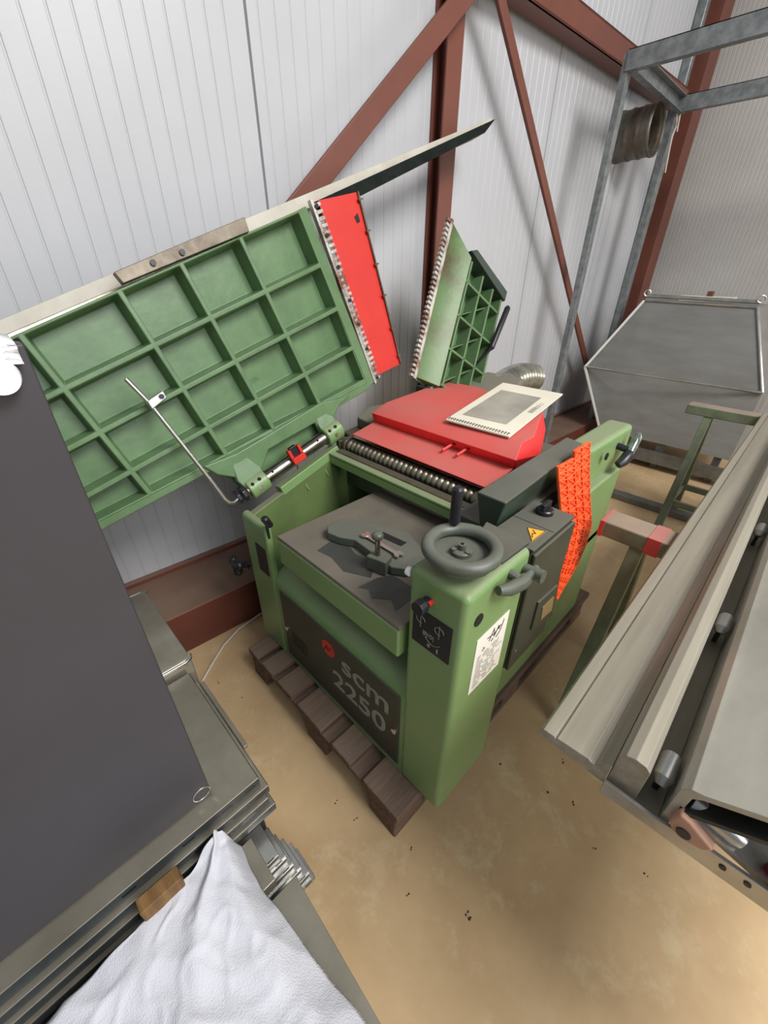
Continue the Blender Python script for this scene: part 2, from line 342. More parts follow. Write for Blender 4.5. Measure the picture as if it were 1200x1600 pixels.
# far left column with sloping side wall
b = MB(); b.prism([(0, .772, .145), (0, .772, .735), (.028, .772, .742), (.028, .772, .145)], (0, .165, 0))
lc = b.build('left_column', GREEN, MP, bevel=.012, seg=3)
MB().box(-.003, .002, .795, .858, .53, .645).build('dark_plate', PLATE, lc)
b = MB(); b.tube([(.012, .774, .70), (.006, .766, .765)], .0045, 10); b.tube([(.015, .76, .755), (-.002, .755, .79), (-.003, .755, .795)], [.0115, .0125, .009], 14)
b.build('stop_lever', BLACK, lc)
b = MB(); b.tube([(.02, .93, .50), (-.01, .985, .485)], .010, 12)
b.tube([(-.002, .955, .487), (-.022, .99, .480), (-.03, 1.0, .478)], [.012, .012, .010], 10)
for k in range(3):
    t = k * 2.094 + .5; v = Vector((0, math.cos(t), math.sin(t))) * .022; c0 = Vector((-.03, 1.0, .478)); v = v * 1.3; b.tube([c0, c0 + v], [.019, .016], 10); b.sphere(c0 + v, .018)
b.build('star_knob', BLACK, lc)
sl = lambda x: .715 + (x - .05) * .31 / 1.0 * 1.0
b = MB(); b.prism([(.028, .905, .145), (.028, .905, .722), (.10, .905, .745), (.40, .905, .842), (1.10, .905, .845), (1.10, .905, .145)], (0, .032, 0))
b.build('left_side_wall', OLIVE, MP, bevel=.004)
# sloping rim casting carrying the hinge tube
b = MB(); b.prism([tp(-.062, -.085), tp(.225, -.080), tp(.225, -.046), tp(-.062, -.050)], NN * .05)
b.xf(Matrix.Translation(-NN * .05))
for a in (.03, .13, .2): b.prism([tp(a, -.13, -.045), tp(a + .008, -.13, -.045), tp(a + .008, -.08, -.045), tp(a, -.08, -.045)], NN * .04)
b.build('hinge_rim', GREEN, MP, bevel=.006, seg=3)
ht = MB().tube([tp(-.16, -.004, -.012), tp(.28, -.004, -.012)], .0245, 28).build('hinge_tube', STEEL, MP)
for a in (-.05, .165): MB().tube([tp(a, .008, -.036), tp(a, .012, -.030)], .0035, 10).build('tube_hole', PLATE, ht)
b = MB(); u0 = .0
b.prism([tp(.03, .012, -.040), tp(.085, .012, -.040), tp(.085, -.012, -.040), tp(.03, -.012, -.040)], -NN * .018)
b.prism([tp(.03, .012, -.030), tp(.042, .012, -.030), tp(.042, .045, -.030), tp(.03, .045, -.030)], -NN * .022)
b.prism([tp(.073, .012, -.030), tp(.085, .012, -.030), tp(.085, .045, -.030), tp(.073, .045, -.030)], -NN * .022)
rc = b.build('red_catch', REDF, MP, bevel=.002)
MB().prism([tp(.043, .014, -.028), tp(.072, .014, -.028), tp(.072, .050, -.028), tp(.043, .050, -.028)], -NN * .018).build('catch_block', BLACK, rc, bevel=.002)

# thicknesser bed
b = MB(); b.box(-.012, .72, .156, .672, .757, .77)
bed = b.build('thicknesser_bed', BEDM, MP, bevel=.003)
b = MB(); b.box(-.014, .70, .158, .670, .668, .758)
b.build('bed_skirt', GREEN, bed, bevel=.006, seg=3)
for y in (.3, .52): MB().cyl((.3, y, .5), (.3, y, .67), .045).build('lifting_spindle', STEELD, bed)
MB().tube([(.006, .156, .928), (.006, .147, .928)], .010, 16).build('white_stud', TAPE, col)
for pts in ([(.021, .525), (.10, .54), (.105, .49), (.09, .44), (.10, .36), (.05, .33), (.015, .40), (.03, .47)], [(.10, .30), (.06, .318), (.0, .325), (.015, .30), (-.002, .27), (.03, .235), (.01, .20), (.10, .20)]):
    MB().prism([(x + .01, y, .7702) for x, y in pts], (0, 0, .0006)).build('clean_patch', CLEAN, bed, smooth=False)

# head: infeed bar, rollers, inner box
hd = MB().box(.46, 1.08, .20, .905, .70, .862).build('head_casting', GREEND, MP, bevel=.004)
b = MB(); b.box(.378, .392, .262, .935, .815, .856); b.box(.378, .420, .262, .935, .842, .852)
b.build('infeed_bar', GREEN, hd, bevel=.004, seg=3)
MB().box(.412, .446, .275, .91, .835, .857).build('pressure_bar', STEELD, hd, bevel=.004)
b = MB(); pts = []; rs = []
y = .285; n = 0
while y < .915:
    for dy, r in ((0, .018), (.004, .0235), (.008, .0255), (.013, .0255), (.017, .0235), (.021, .018)):
        pts.append((.480, y + dy, .862)); rs.append(r)
    y += .0228
b.tube(pts, rs, 28); b.build('feed_roller', ROLL, hd, ang=60)
MB().box(.505, .530, .27, .915, .86, .888).build('steel_strip', STEEL, hd, bevel=.002)
b = MB(); b.cyl((.475, .262, .862), (.475, .30, .862), .028); b.box(.455, .52, .255, .272, .83, .888); b.build('bearing_block', STEELD, hd, bevel=.003)
b = MB(); b.cyl((.475, .90, .862), (.475, .935, .862), .028); b.box(.44, .54, .92, .94, .83, .885); b.build('bearing_block', STEELD, hd, bevel=.003)

# red cover over the cutter block
zf = .915
def lp(a, b_, t): return tuple(a[i] + (b_[i] - a[i]) * t for i in range(len(a)))
front_e = [(.478, .882), (.468, .272)]
riser_b = [(.618, .905), (.628, .268)]
riser_t = [(.603, .905), (.598, .252)]
crest = [(.672, .890), (.735, .262)]
flat = [(1.19, .985), (1.206, .797), (1.03, .372)]
b = MB(); b.prism([(front_e[0][0], front_e[0][1], zf), (front_e[1][0], front_e[1][1], zf), (.50, .262, zf), (.515, .262, zf), (riser_b[1][0], riser_b[1][1], zf + .012), (riser_b[0][0], riser_b[0][1], zf + .012)], (0, 0, -.004))
fl = b.build('cutter_cover', RED, MP, bevel=.0015)
b = MB()
B0 = [(.618, .905, .92), (.628, .262, .925), (.80, .262, .925), (1.03, .372, .90), (1.206, .797, .90), (1.19, .985, .90)]
M0 = [(.603, .905, .966), (.598, .252, .966), (.75, .245, .94), (1.04, .366, .93), (1.21, .797, .94), (1.195, .99, .94)]
C0 = [(.672, .890, 1.0), (.665, .275, 1.0), (.745, .275, 1.0), (1.02, .385, 1.0), (1.195, .80, .99), (1.18, .98, .99)]
b.loft([B0, M0, C0]); b.build('cover_hump', RED, fl, bevel=.003)
for yy in (.50, .44): MB().tube([(.604, yy, .945), (.560, yy + .004, .935)], [.0045, .005], 10).build('locating_pin', RED, fl); MB().box(.6025, .606, yy - .016, yy - .006, .948, .956).build('slot', PLATE, fl)
b = MB(); b.prism([(.62, .91, .866), (1.15, .91, .866), (1.13, 1.06, .866), (.78, 1.12, .866), (.64, 1.04, .866)], (0, 0, .045))
sd = b.build('side_guide_housing', HOODM, MP, bevel=.008)
b = MB(); b.prism([(.53, .93, .80), (.64, .93, .80), (.66, 1.06, .80), (.56, 1.04, .80)], (0, 0, .065)); b.build('guide_foot', STEELD, sd, bevel=.006)

# right rail, electrical box
b = MB(); b.hexa([(.290, .125, .905), (.84, .15, .905), (.84, .19, .905), (.300, .172, .895), (.285, .103, 1.0), (.80, .128, 1.0), (.82, .200, 1.0), (.285, .186, 1.0)])
b.build('rail_cover', GREEND, MP, bevel=.005, seg=2)
MB().box(.30, .86, .12, .25, .84, .905).build('rail_web', GREEND, MP, bevel=.004)
eb = MB().box(.252, .462, .003, .112, .53, .928).build('electrical_box', DARKG, MP, bevel=.006)
MB().box(.252, .462, -.006, .004, .532, .922).build('box_door', DARKG, eb, bevel=.004)
MB().box(.248, .464, .0, .112, .928, .936).build('box_lid', DARKG, eb, bevel=.003)
MB().box(.349, .3505, .003, .11, .9355, .9366).build('lid_seam', PLATE, eb, smooth=False)
sw = MB().tube([(.419, .062, .936), (.419, .062, .946), (.419, .062, .949)], [.022, .022, .019], 28).build('rotary_switch', BLACK, eb)
MB().box(.398, .440, .056, .068, .949, .967).xf(Matrix.Identity(4)).build('switch_bar', BLACK, sw, bevel=.002)
wn_ = MB().prism([(.325, .060, .9362), (.342, .018, .9362), (.275, .020, .9362)], (0, 0, .0008)).build('warning_triangle', YELLOW, eb, smooth=False)
b = MB().tube([(.322, .042, .9374), (.312, .030, .9374), (.308, .036, .9374), (.292, .028, .9374)], .0011, 6)
e0 = [(.325, .060), (.342, .018), (.275, .020)]
for i in range(3):
    p, q = e0[i], e0[(i + 1) % 3]; c = ((.314), (.0327)); p = lp(p, c, .08); q = lp(q, c, .08); b.tube([(p[0], p[1], .9372), (q[0], q[1], .9372)], .0008, 6)
b.build('lightning_mark', PLATE, wn_, smooth=False)
b = MB(); b.prism([(.334, -.004, .732), (.450, -.004, .722), (.478, -.004, .584), (.334, -.004, .632)], (0, -.008, 0)); fr = b.build('meter_frame', DARKG, eb, bevel=.002)
MB().prism([(.368, -.012, .695), (.435, -.012, .691), (.451, -.012, .628), (.378, -.012, .640)], (0, -.002, 0)).build('yellowed_label', mat('yellowed_label', (128, 112, 74), rough=.6), fr, smooth=False)
for x, z in ((.268, .86), (.27, .60)): MB().cyl((x, -.009, z), (x, -.005, z), .004, 12).build('screw', CHROME, eb)

# outfeed-side column with handle
b = MB(); b.hexa([(.84, .078, .146), (1.105, .078, .146), (1.105, .20, .146), (.84, .20, .146), (.84, .118, .972), (1.18, .100, .985), (1.18, .195, .985), (.84, .205, .972)])
oc = b.build('rear_column', GREEN, MP, bevel=.018, seg=4)
MB().tube([(.93, .096, .93), (.93, .092, .93)], .013, 20).build('hole_plug', PLATE, oc)
b = MB(); b.tube([(1.06, .105, .93), (1.06, .07, .925)], .012, 12); b.tube([(1.00, .070, .885), (1.015, .062, .895), (1.045, .058, .910), (1.055, .058, .915)], [.014, .018, .020, .018], 14)
hl = b.build('rear_handle', BLACK, oc)
MB().tube([(1.05, .058, .912), (1.075, .06, .935), (1.105, .062, .962), (1.115, .064, .97)], [.012, .016, .016, .011], 14).build('clear_wrap', mat('shiny_clear_wrap', (150, 160, 150), (90, 100, 92), rough=.1, metal=.5, scale=60), hl)

# ---------------------------------------------------------------- infeed table (hinged up)
cols = [-.64, -.41, -.148, .045, .258, .505]
rows = [.10, .235, .377, .518, .688]
def leftx(b_): return -.64
tb = bmesh.new(); RIB = .0105
V = {}
def rowb(i, j):
    base_ = [.118, .237, .377, .517, .674][i] if True else 0
    slope = (cols[j] - .05) * [-.085, -.02, -.0, .02, .045][i]
    return base_ + slope
for i in range(5):
    for j in range(6):
        V[i, j] = tb.verts.new(tp(cols[j], rowb(i, j), -.002))
cells = []
for i in range(4):
    for j in range(5): cells.append(tb.faces.new([V[i, j], V[i + 1, j], V[i + 1, j + 1], V[i, j + 1]]))
bmesh.ops.recalc_face_normals(tb, faces=tb.faces)
for f in tb.faces:
    if f.normal.dot(NN) > 0: f.normal_flip()
r = bmesh.ops.inset_individual(tb, faces=cells, thickness=RIB, depth=0)
bmesh.ops.inset_individual(tb, faces=cells, thickness=.011, depth=-.060)
# outer walls and back plate
bound = [e for e in tb.edges if e.is_boundary]
ex = bmesh.ops.extrude_edge_only(tb, edges=bound); nv = [v for v in ex['geom'] if isinstance(v, bmesh.types.BMVert)]
for v in nv: v.co += NN * .069
be = [e for e in tb.edges if e.is_boundary]
bmesh.ops.contextual_create(tb, geom=be)
mb = MB(); mb.b.free(); mb.b = tb
it = mb.build('infeed_table', GREENB, MP, bevel=.0045, seg=3, ang=20)
# cast rim round the plate bottom, and lip strip
b = MB(); b.prism([tp(.492, .060, 0), tp(.500, .695, 0), tp(.548, .700, .014), tp(.552, .060, .014)], NN * .034)
b.prism([tp(-.64, .152, .0), tp(-.20, .118, .0), tp(.26, .064, .0), tp(.505, .055, .0), tp(.505, .10, .0), tp(-.64, .178, .0)], NN * .066)
b.build('table_edge', GREENB, it, bevel=.004)
lab(MB().prism([tp(-.66, .150, .068), tp(.552, .06, .068), tp(.552, .700, .068), tp(-.66, .66, .068)], NN * .012).build('table_top', STEEL, it, bevel=.002), 'machined steel working face')
# lip with fingers
b = MB(); nf = 31
b.prism([tp(.544, .055, .008), tp(.555, .055, .008), tp(.580, .712, .008), tp(.568, .712, .008)], NN * .02)
for k in range(nf):
    t = (k + .5) / nf; a0 = .553 + .024 * t; bb = .062 + .640 * t; hw = .0058
    b.prism([tp(a0, bb - hw, .006), tp(a0 + .028, bb - hw, .006), tp(a0 + .028, bb + hw, .006), tp(a0, bb + hw, .006)], NN * .010)
b.build('lip_plate', RUSTY, it, bevel=.0015)
for t in (.02, .21, .36, .5, .68, .84, .98): 
    MB().tube([tp(.562 + .02 * t, .062 + .64 * t, .005), tp(.562 + .02 * t, .062 + .64 * t, .001)], .007, 12).build('lip_bolt', PLATE, it)
# red guard plate beyond the lip
b = MB(); b.prism([tp(.585, .075, .03), tp(.728, .060, .03), tp(.800, .690, .03), tp(.615, .705, .03)], NN * .004)
rg = b.build('red_guard_plate', REDF, it, bevel=.001)
b = MB(); b.prism([tp(.724, .060, .022), tp(.730, .060, .022), tp(.802, .690, .022), tp(.796, .690, .022)], NN * .012); b.build('guard_edge', STEELD, rg)
for t in (.06, .24, .44, .62, .80, .96):
    b = MB(); p = tp(.722 + .072 * t, .06 + .63 * t, .024); b.tube([p, p - NN * .008], .006, 10); b.tube([p + T * .004, p + T * .018], .003, 8)
    b.build('guard_rivet', STEELD, rg)
MB().prism([tp(.752, .600, .029), tp(.768, .602, .029), tp(.768, .630, .029), tp(.748, .622, .029)], -NN * .001).build('square_hole', PLATE, rg, smooth=False)
# bright steel mounting block on the top edge
b = MB(); b.prism([tp(-.130, .672, -.012), tp(.290, .684, -.012), tp(.296, .722, -.012), tp(-.135, .702, -.012)], NN * .030)
sb = b.build('mounting_strip', STEELD, it, bevel=.002)
for a in (-.03, .06): MB().tube([tp(a, .692, -.012), tp(a, .692, -.018)], .008, 14).build('bolt', PLATE, sb)
# hinge arms and knuckles
HP = [(-.235, .150), (-.211, .100), (-.168, .060), (-.158, .0), (-.082, .0), (-.076, .026), (-.013, .076), (.056, .073), (.200, .064), (.206, .0), (.278, .0), (.290, .045), (.335, .070), (.40, .075), (.26, .118), (-.013, .124), (-.118, .128)]
b = MB(); b.prism([tp(a, bb, -.010) for a, bb in HP], NN * .022)
b.prism([tp(-.158, -.005, -.034), tp(-.082, -.005, -.034), tp(-.072, .045, -.016), tp(-.10, .122, -.006), tp(-.150, .122, -.006), tp(-.170, .045, -.016)], NN * .03)
b.prism([tp(.206, -.005, -.034), tp(.278, -.005, -.034), tp(.284, .05, -.014), tp(.250, .09, -.006), tp(.215, .09, -.006), tp(.204, .05, -.014)], NN * .03)
b.build('hinge_arm', GREENB, it, bevel=.006, seg=3, ang=20)
MB().prism([tp(-.16, .005, .040), tp(.30, .005, .040), tp(.30, .11, .040), tp(-.2, .12, .040)], NN * .008).build('hinge_web', GREENB, it)
for a0 in (-.152, .210):
    kn = MB().tube([tp(a0 - .004, -.004, -.012), tp(a0, -.004, -.012), tp(a0 + .068, -.004, -.012), tp(a0 + .073, -.004, -.012)], [.035, .039, .039, .035], 28).build('hinge_knuckle', GREEN, it)
    for da, bb in ((.014, .018), (.044, .020)): MB().tube([tp(a0 + da, bb, -.042), tp(a0 + da, bb, -.047)], .006, 14).build('set_screw', PLATE, kn)
    MB().tube([tp(a0 + .032, -.008, -.047), tp(a0 + .032, -.008, -.052)], .008, 14).build('cap_screw', RUSTY, kn)
b = MB(); b.tube([tp(-.185, .0, -.02), tp(-.17, .0, -.02)], .030, 8); b.tube([tp(-.205, .0, -.02), tp(-.192, .0, -.02)], .026, 8)
cl = b.build('clamp_collar', BLACK, it, bevel=.003)
# bent prop rod and its clip
b = MB(); b.tube([tp(-.276, .470, -.05), tp(-.262, .390, -.05), tp(-.245, .09, -.045), tp(-.243, .03, -.045), tp(-.238, .012, -.045), tp(-.228, .002, -.042), tp(-.215, .0, -.035), tp(-.195, .002, -.03)], .0065, 14)
rd = b.build('prop_rod', CHROME, it)
b = MB(); b.prism([tp(-.268, .372, -.058), tp(-.214, .382, -.058), tp(-.212, .404, -.058), tp(-.266, .398, -.058)], NN * .05)
cp = b.build('rod_clip', ALU2, it, bevel=.003)
MB().tube([tp(-.226, .392, -.058), tp(-.226, .392, -.064)], .007, 16).build('clip_screw', BLACK, cp)
text_mesh('cast_mark', '106', .025, frameM(tp(.075, .285, .0575), T, U), GREENB, it, ext=.0012)
# long fence board behind the top edge, sticking out past the lip
b = MB(); b.prism([tp(-.75, .650, .081), tp(1.72, .740, .081), tp(1.79, .786, .081), tp(-.75, .688, .081)], NN * .085)
fe = b.build('fence_board', mat('pale_grey_fence', (196, 190, 176), (180, 174, 160), rough=.5), it, bevel=.002)
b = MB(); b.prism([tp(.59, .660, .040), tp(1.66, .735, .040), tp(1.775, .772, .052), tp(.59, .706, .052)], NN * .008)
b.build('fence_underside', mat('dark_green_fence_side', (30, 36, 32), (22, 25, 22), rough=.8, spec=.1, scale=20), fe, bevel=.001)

# ---------------------------------------------------------------- outfeed table (hinged up, seen on edge)
LB = Vector((.925, .985, 1.040)); LT = Vector((1.29, 1.12, 1.66)); U2 = (LT - LB).normalized(); HL = (LT - LB).length
L2 = Vector((1.0, -.1, -.50)); L2 = (L2 - U2 * L2.dot(U2)).normalized(); N2 = L2.cross(U2).normalized()
if N2.y > 0: N2 = -N2                        # towards the camera side (underside)
def q2(a, h, d=0): return LB + L2 * a + U2 * h + N2 * d
b = MB(); b.prism([q2(.0, .0), q2(.0, HL), q2(.13, HL * .93), q2(.44, HL * .84), q2(.44, .10), q2(.30, .0), q2(.02, .0)], N2 * .012)
ot = b.build('outfeed_table', GREENB, MP, bevel=.003)
b = MB(); b.loft([[q2(.01, .01, .012), q2(.01, HL * .985, .012), q2(.015, HL * .985, .02), q2(.015, .01, .02)], [q2(.13, .0, .012), q2(.13, HL * .84, .012), q2(.12, HL * .83, .085), q2(.11, .0, .085)]])
lab(b.build('lip_casting', GREENR, ot, bevel=.003), 'green casting with brown oil stain')
b = MB()
for a in (.13, .235, .335, .425): b.prism([q2(a, .01, .01), q2(a + .012, .01, .01), q2(a + .012, HL * (.84 - .12 * a), .01), q2(a, HL * (.84 - .12 * a), .01)], N2 * .07)
for h in (.01, .18, .34, .50): b.prism([q2(.12, h * 1.0, .01), q2(.435, h, .01), q2(.435, h + .012, .01), q2(.12, h + .012, .01)], N2 * .07)
for h in (.02, .18, .34): b.prism([q2(.12, h, .01), q2(.13, h, .01), q2(.355, h + .16, .01), q2(.345, h + .16, .01)], N2 * .05)
b.build('ribs', GREENB, ot, bevel=.002)
b = MB(); b.prism([q2(.10, HL * .86, .0), q2(.14, HL * .90, .0), q2(.45, HL * .86, .0), q2(.45, HL * .79, .0)], N2 * .09); b.build('top_flange', GREEND, ot, bevel=.004)
b = MB(); b.prism([q2(-.004, 0, .0), q2(.012, 0, .0), q2(.012, HL, .0), q2(-.004, HL, .0)], N2 * .022)
for k in range(33):
    h = (k + .5) / 33 * HL; b.prism([q2(-.024, h - .0062, .002), q2(.0, h - .0062, .002), q2(.0, h + .0062, .002), q2(-.024, h + .0062, .002)], N2 * .016)
b.build('lip_plate', RUSTY, ot, bevel=.0015)
MB().tube([q2(.40, .22, .03), q2(.41, .30, .09), q2(.415, .32, .10), q2(.455, .54, .11), q2(.457, .55, .11)], [.007, .007, .015, .015, .010], 14).build('locking_handle', BLACK, ot)
b = MB(); b.tube([q2(.12, .06, .03), q2(.10, -.12, .02)], .03, 16); b.box(1.0, 1.14, .93, 1.02, .86, .99); b.build('outfeed_hinge', GREEND, ot, bevel=.004)

# dust hood and spiral duct stub
b = MB(); b.loft([[(1.17, .62, .84), (1.17, 1.02, .84), (1.17, 1.02, .96), (1.17, .62, .96)], [(1.62, .78, .82), (1.62, 1.02, .82), (1.62, 1.02, .97), (1.62, .78, .97)]])
hd2 = b.build('dust_hood', HOODM, MP, bevel=.02, seg=3)
b = MB(); pts = []; rs = []
for k in range(26):
    t = k / 25; pts.append((1.56 + .42 * t, .905 + .05 * t - .12 * t * t * .3, .885 + .03 * math.sin(t * 3))); rs.append(.082 + (.004 if k % 2 else 0))
b.tube(pts, rs, 28); b.build('foil_duct', mat('foil_duct', (190, 188, 176), (140, 138, 126), rough=.25, metal=.8, scale=12), hd2, ang=15)

# ================================================================ things on the machine
fa = thing('fence_bracket', (.16, .43, .771), 'dark grey cast fence bracket lying on the dusty thicknesser bed', 'fence bracket')
b = MB(); o_ = .010
oc_ = [(.106, .573), (.180, .572), (.262, .385), (.215, .262), (.13, .262), (.105, .30), (.118, .46), (.095, .50), (.085, .545)]
b.prism([(x, y, .7712) for x, y in oc_], (0, 0, .028)); b.build('cast_body', GREYG, fa, bevel=.004)
MB().prism([(.178, .438, .7992), (.205, .430, .7992), (.215, .345, .7992), (.190, .345, .7992)], (0, 0, .0008)).build('slot', PLATE, fa, smooth=False)
b = MB(); b.prism([(.075, .365, .7712), (.12, .37, .7712), (.125, .315, .7712), (.09, .305, .7712)], (0, 0, .045)); b.build('clamp_block', GREYG, fa, bevel=.004)
st = MB().tube([(.10, .345, .81), (.10, .345, .870)], .007, 14).build('threaded_stud', STEEL, fa)
MB().sphere((.10, .345, .877), .0165, (1, 1, .75)).build('ball_knob', GREYG, st)
b = MB(); w0 = Vector((.150, .448, .805)); w1 = Vector((.150, .315, .805)); d = (w1 - w0).normalized(); s_ = Vector((-d.y, d.x, 0))
b.prism([w0 + s_ * .006, w1 + s_ * .006, w1 - s_ * .006, w0 - s_ * .006], (0, 0, .004))
for c_, sg in ((w0, -1), (w1, 1)):
    hd_ = [c_ + Matrix.Rotation(t, 3, 'Z') @ (d * sg * .014) for t in (k * math.pi / 5 + .45 for k in range(9))]
    b.prism([q for q in hd_] + [c_ + d * sg * .002], (0, 0, .0055))
tag(b.build('open_end_wrench', CHROME, bevel=.001), 'bright open-ended wrench lying on the dark fence bracket', 'wrench')

# manual in a sleeve on the red cover
pp = thing('spiral_manual', (.93, .5, 1.001), 'cream spiral-bound manual with grey panel lying on the red cover', 'booklet')
A, B_, C_ = Vector((.650, .568, 1.004)), Vector((.660, .318, 1.004)), Vector((1.225, .405, 1.022))
pn = (B_ - A).cross(C_ - A); D_ = Vector((1.215, .682, 0)); D_.z = A.z - (pn.x * (D_.x - A.x) + pn.y * (D_.y - A.y)) / pn.z
b = MB(); b.prism([A, B_, C_, D_], (0, 0, .006)); pg = b.build('pages', PAPER, pp, bevel=.001)
def bl(u, v, z=.0065): return A * (1 - u) * (1 - v) + B_ * u * (1 - v) + C_ * u * v + D_ * (1 - u) * v + Vector((0, 0, z))
MB().prism([bl(.12, .14), bl(.80, .16), bl(.80, .80), bl(.14, .80)], (0, 0, .0006)).build('grey_panel', PAPERG, pp, smooth=False)
b = MB()
for k in range(22): c0 = bl(.04 + .92 * k / 21, .028, .004); b.torus(c0, B_ - A, .007, .0014, 12, 6)
b.build('binding', SHEETD, pp)
b = MB()
for k in range(6): b.prism([bl(.86 + .012 * k, .45), bl(.865 + .012 * k, .45), bl(.865 + .012 * k, .45 + .06 * (k % 3 + 2)), bl(.86 + .012 * k, .45 + .06 * (k % 3 + 2))], (0, 0, .0004))
b.build('printed_lines', INK, pp, smooth=False)

# orange plastic spiked strip hanging over the rail
def orange():
    Lp = [(.524, .1, 1.033), (.527, .088, .984), (.563, .078, .894), (.615, .068, .79), (.645, .058, .686), (.645, .048, .592), (.628, .036, .526)]
    Rp = [(.706, .092, 1.045), (.742, .085, .954), (.813, .078, .828), (.90, .068, .68), (.875, .06, .61), (.800, .05, .555), (.70, .042, .53), (.642, .036, .512)]
    n = 30
    def ev(P, t):
        t *= len(P) - 1; i = min(int(t), len(P) - 2); return Vector(P[i]).lerp(Vector(P[i + 1]), t - i)
    def g(u, t, d=0): return ev(Lp, t).lerp(ev(Rp, t), u) + Vector((0, -d, 0))
    b = MB(); b2 = MB()
    for k in range(4):
        u0 = k / 4; u1 = u0 + .235; 
        t0 = .0 if k > 1 else .045
        ring = []
        for i in range(n + 1):
            t = t0 + (1 - t0) * i / n; ring.append([g(u0, t), g(u1, t), g(u1, t, -.004), g(u0, t, -.004)])
        b.loft(ring)
        for i in range(n):
            ta = t0 + (1 - t0) * i / n; tb_ = t0 + (1 - t0) * (i + 1) / n
            b2.tube([g(u0, ta, .003), g(u0, tb_, .003)], .0022, 6); b2.tube([g(u1, ta, .003), g(u1, tb_, .003)], .0022, 6)
            if i % 2 == 0:
                b2.tube([g(u0, ta, .004), g(u1, tb_, .004)], .0018, 6); b2.tube([g(u1, ta, .004), g(u0 + .02, ta, .004)], .0018, 6)
            else: b2.tube([g(u1, ta, .004), g(u0, tb_, .004)], .0018, 6)
    r_ = thing('orange_guard_strip', (.6, .08, .5), 'orange ribbed plastic strip hanging over the rail beside the electrical box', 'plastic strip')
    b.build('strip', ORANGE, r_); b2.build('ribs', ORANGE, r_)
    MB().tube([g(.56, .16, .002), g(.56, .16, .010)], .008, 12).build('stud', ORANGE, r_)
orange()

# ================================================================ pallet
pt = thing('wooden_pallet', (.58, .49, 0), 'dark dirty wooden pallet under the green planer', 'pallet')
for y0, y1 in ((.832, .905), (.723, .803), (.594, .69), (.42, .56), (.271, .365), (.065, .213)):
    o1 = MB().box(-.095, 1.24, y0, y1, .117, .1445).build('deck_board', WOODD, pt, bevel=.005)
for x0 in (-.09, .50, 1.10):
    MB().box(x0, x0 + .125, .07, .90, .097, .117).build('cross_board', WOODD, pt, bevel=.004)
    for y0, y1 in ((.80, .90), (.41, .52), (.075, .19)):
        MB().box(x0, x0 + .125, y0, y1, .022, .097).build('block', WOODD, pt, bevel=.008)
for y0, y1 in ((.80, .90), (.41, .52), (.075, .19)):
    MB().box(-.09, 1.235, y0, y1, 0, .022).build('runner', WOODD, pt, bevel=.004)

# white cable on the floor
b = MB(); b.tube([(-.36, .93, .006), (-.30, .98, .006), (-.259, 1.015, .006), (-.19, 1.07, .006), (-.125, 1.118, .006), (-.03, 1.16, .007), (.088, 1.175, .008), (.2, 1.165, .01)], .005, 8)
tag(b.build('power_cable', WHITEC), 'thin white cable lying on the floor behind the pallet', 'cable')

# ================================================================ right: sawhorses and aluminium sections
def sawhorse(x, y0, y1, z, label, red_ends, feet):
    t = thing('sawhorse', (x, (y0 + y1) / 2, 0), label, 'sawhorse', None)
    b = MB().box(x - .045, x + .055, y0, y1, z - .055, z); tr = b.build('top_rail', SAWG, t, bevel=.006)
    if red_ends:
        MB().box(x - .047, x + .057, y1 - .014, y1 + .001, z - .057, z + .0012).build('red_end_band', SAWR, tr, bevel=.002)
        MB().box(x - .047, x + .057, y1 - .178, y1 - .138, z - .057, z + .0012).build('red_end_band', SAWR, tr, bevel=.002)
    yl = y1 - .12; yr = y0 + .12
    for yy in (yl, yr):
        for sx, xf in ((-.02, -feet), (.03, feet)):
            b = MB(); b.hexa([(x + xf - .022, yy - .022, 0), (x + xf + .022, yy - .022, 0), (x + xf + .022, yy + .022, 0), (x + xf - .022, yy + .022, 0), (x + sx - .018, yy - .02, z - .05), (x + sx + .018, yy - .02, z - .05), (x + sx + .018, yy + .02, z - .05), (x + sx - .018, yy + .02, z - .05)])
            b.build('leg', SAWG, t, bevel=.003)
        MB().box(x - feet * .72, x + feet * .72, yy - .012, yy + .012, .16, .20).build('cross_brace', SAWG, t, bevel=.003)
    for sx in (-feet * .72, feet * .72): MB().box(x + sx - .012, x + sx + .012, yr, yl, .17, .21).build('stretcher', SAWG, t, bevel=.003)
    return t
sawhorse(.83, -.85, .015, .776, 'green sawhorse with worn red bands, nearest the orange strip', True, .22)
sawhorse(2.58, -.85, .165, .776, 'dusty green sawhorse in front of the stainless hood', False, .22)
tag(MB().prism([(2.60, .46, .0), (2.68, .46, .0), (2.70, -.70, .0), (2.62, -.70, .0)], (0, 0, .045)).build('steel_bar', GALVD, bevel=.004), 'flat grey steel bar lying on the floor by the far sawhorse', 'steel bar')

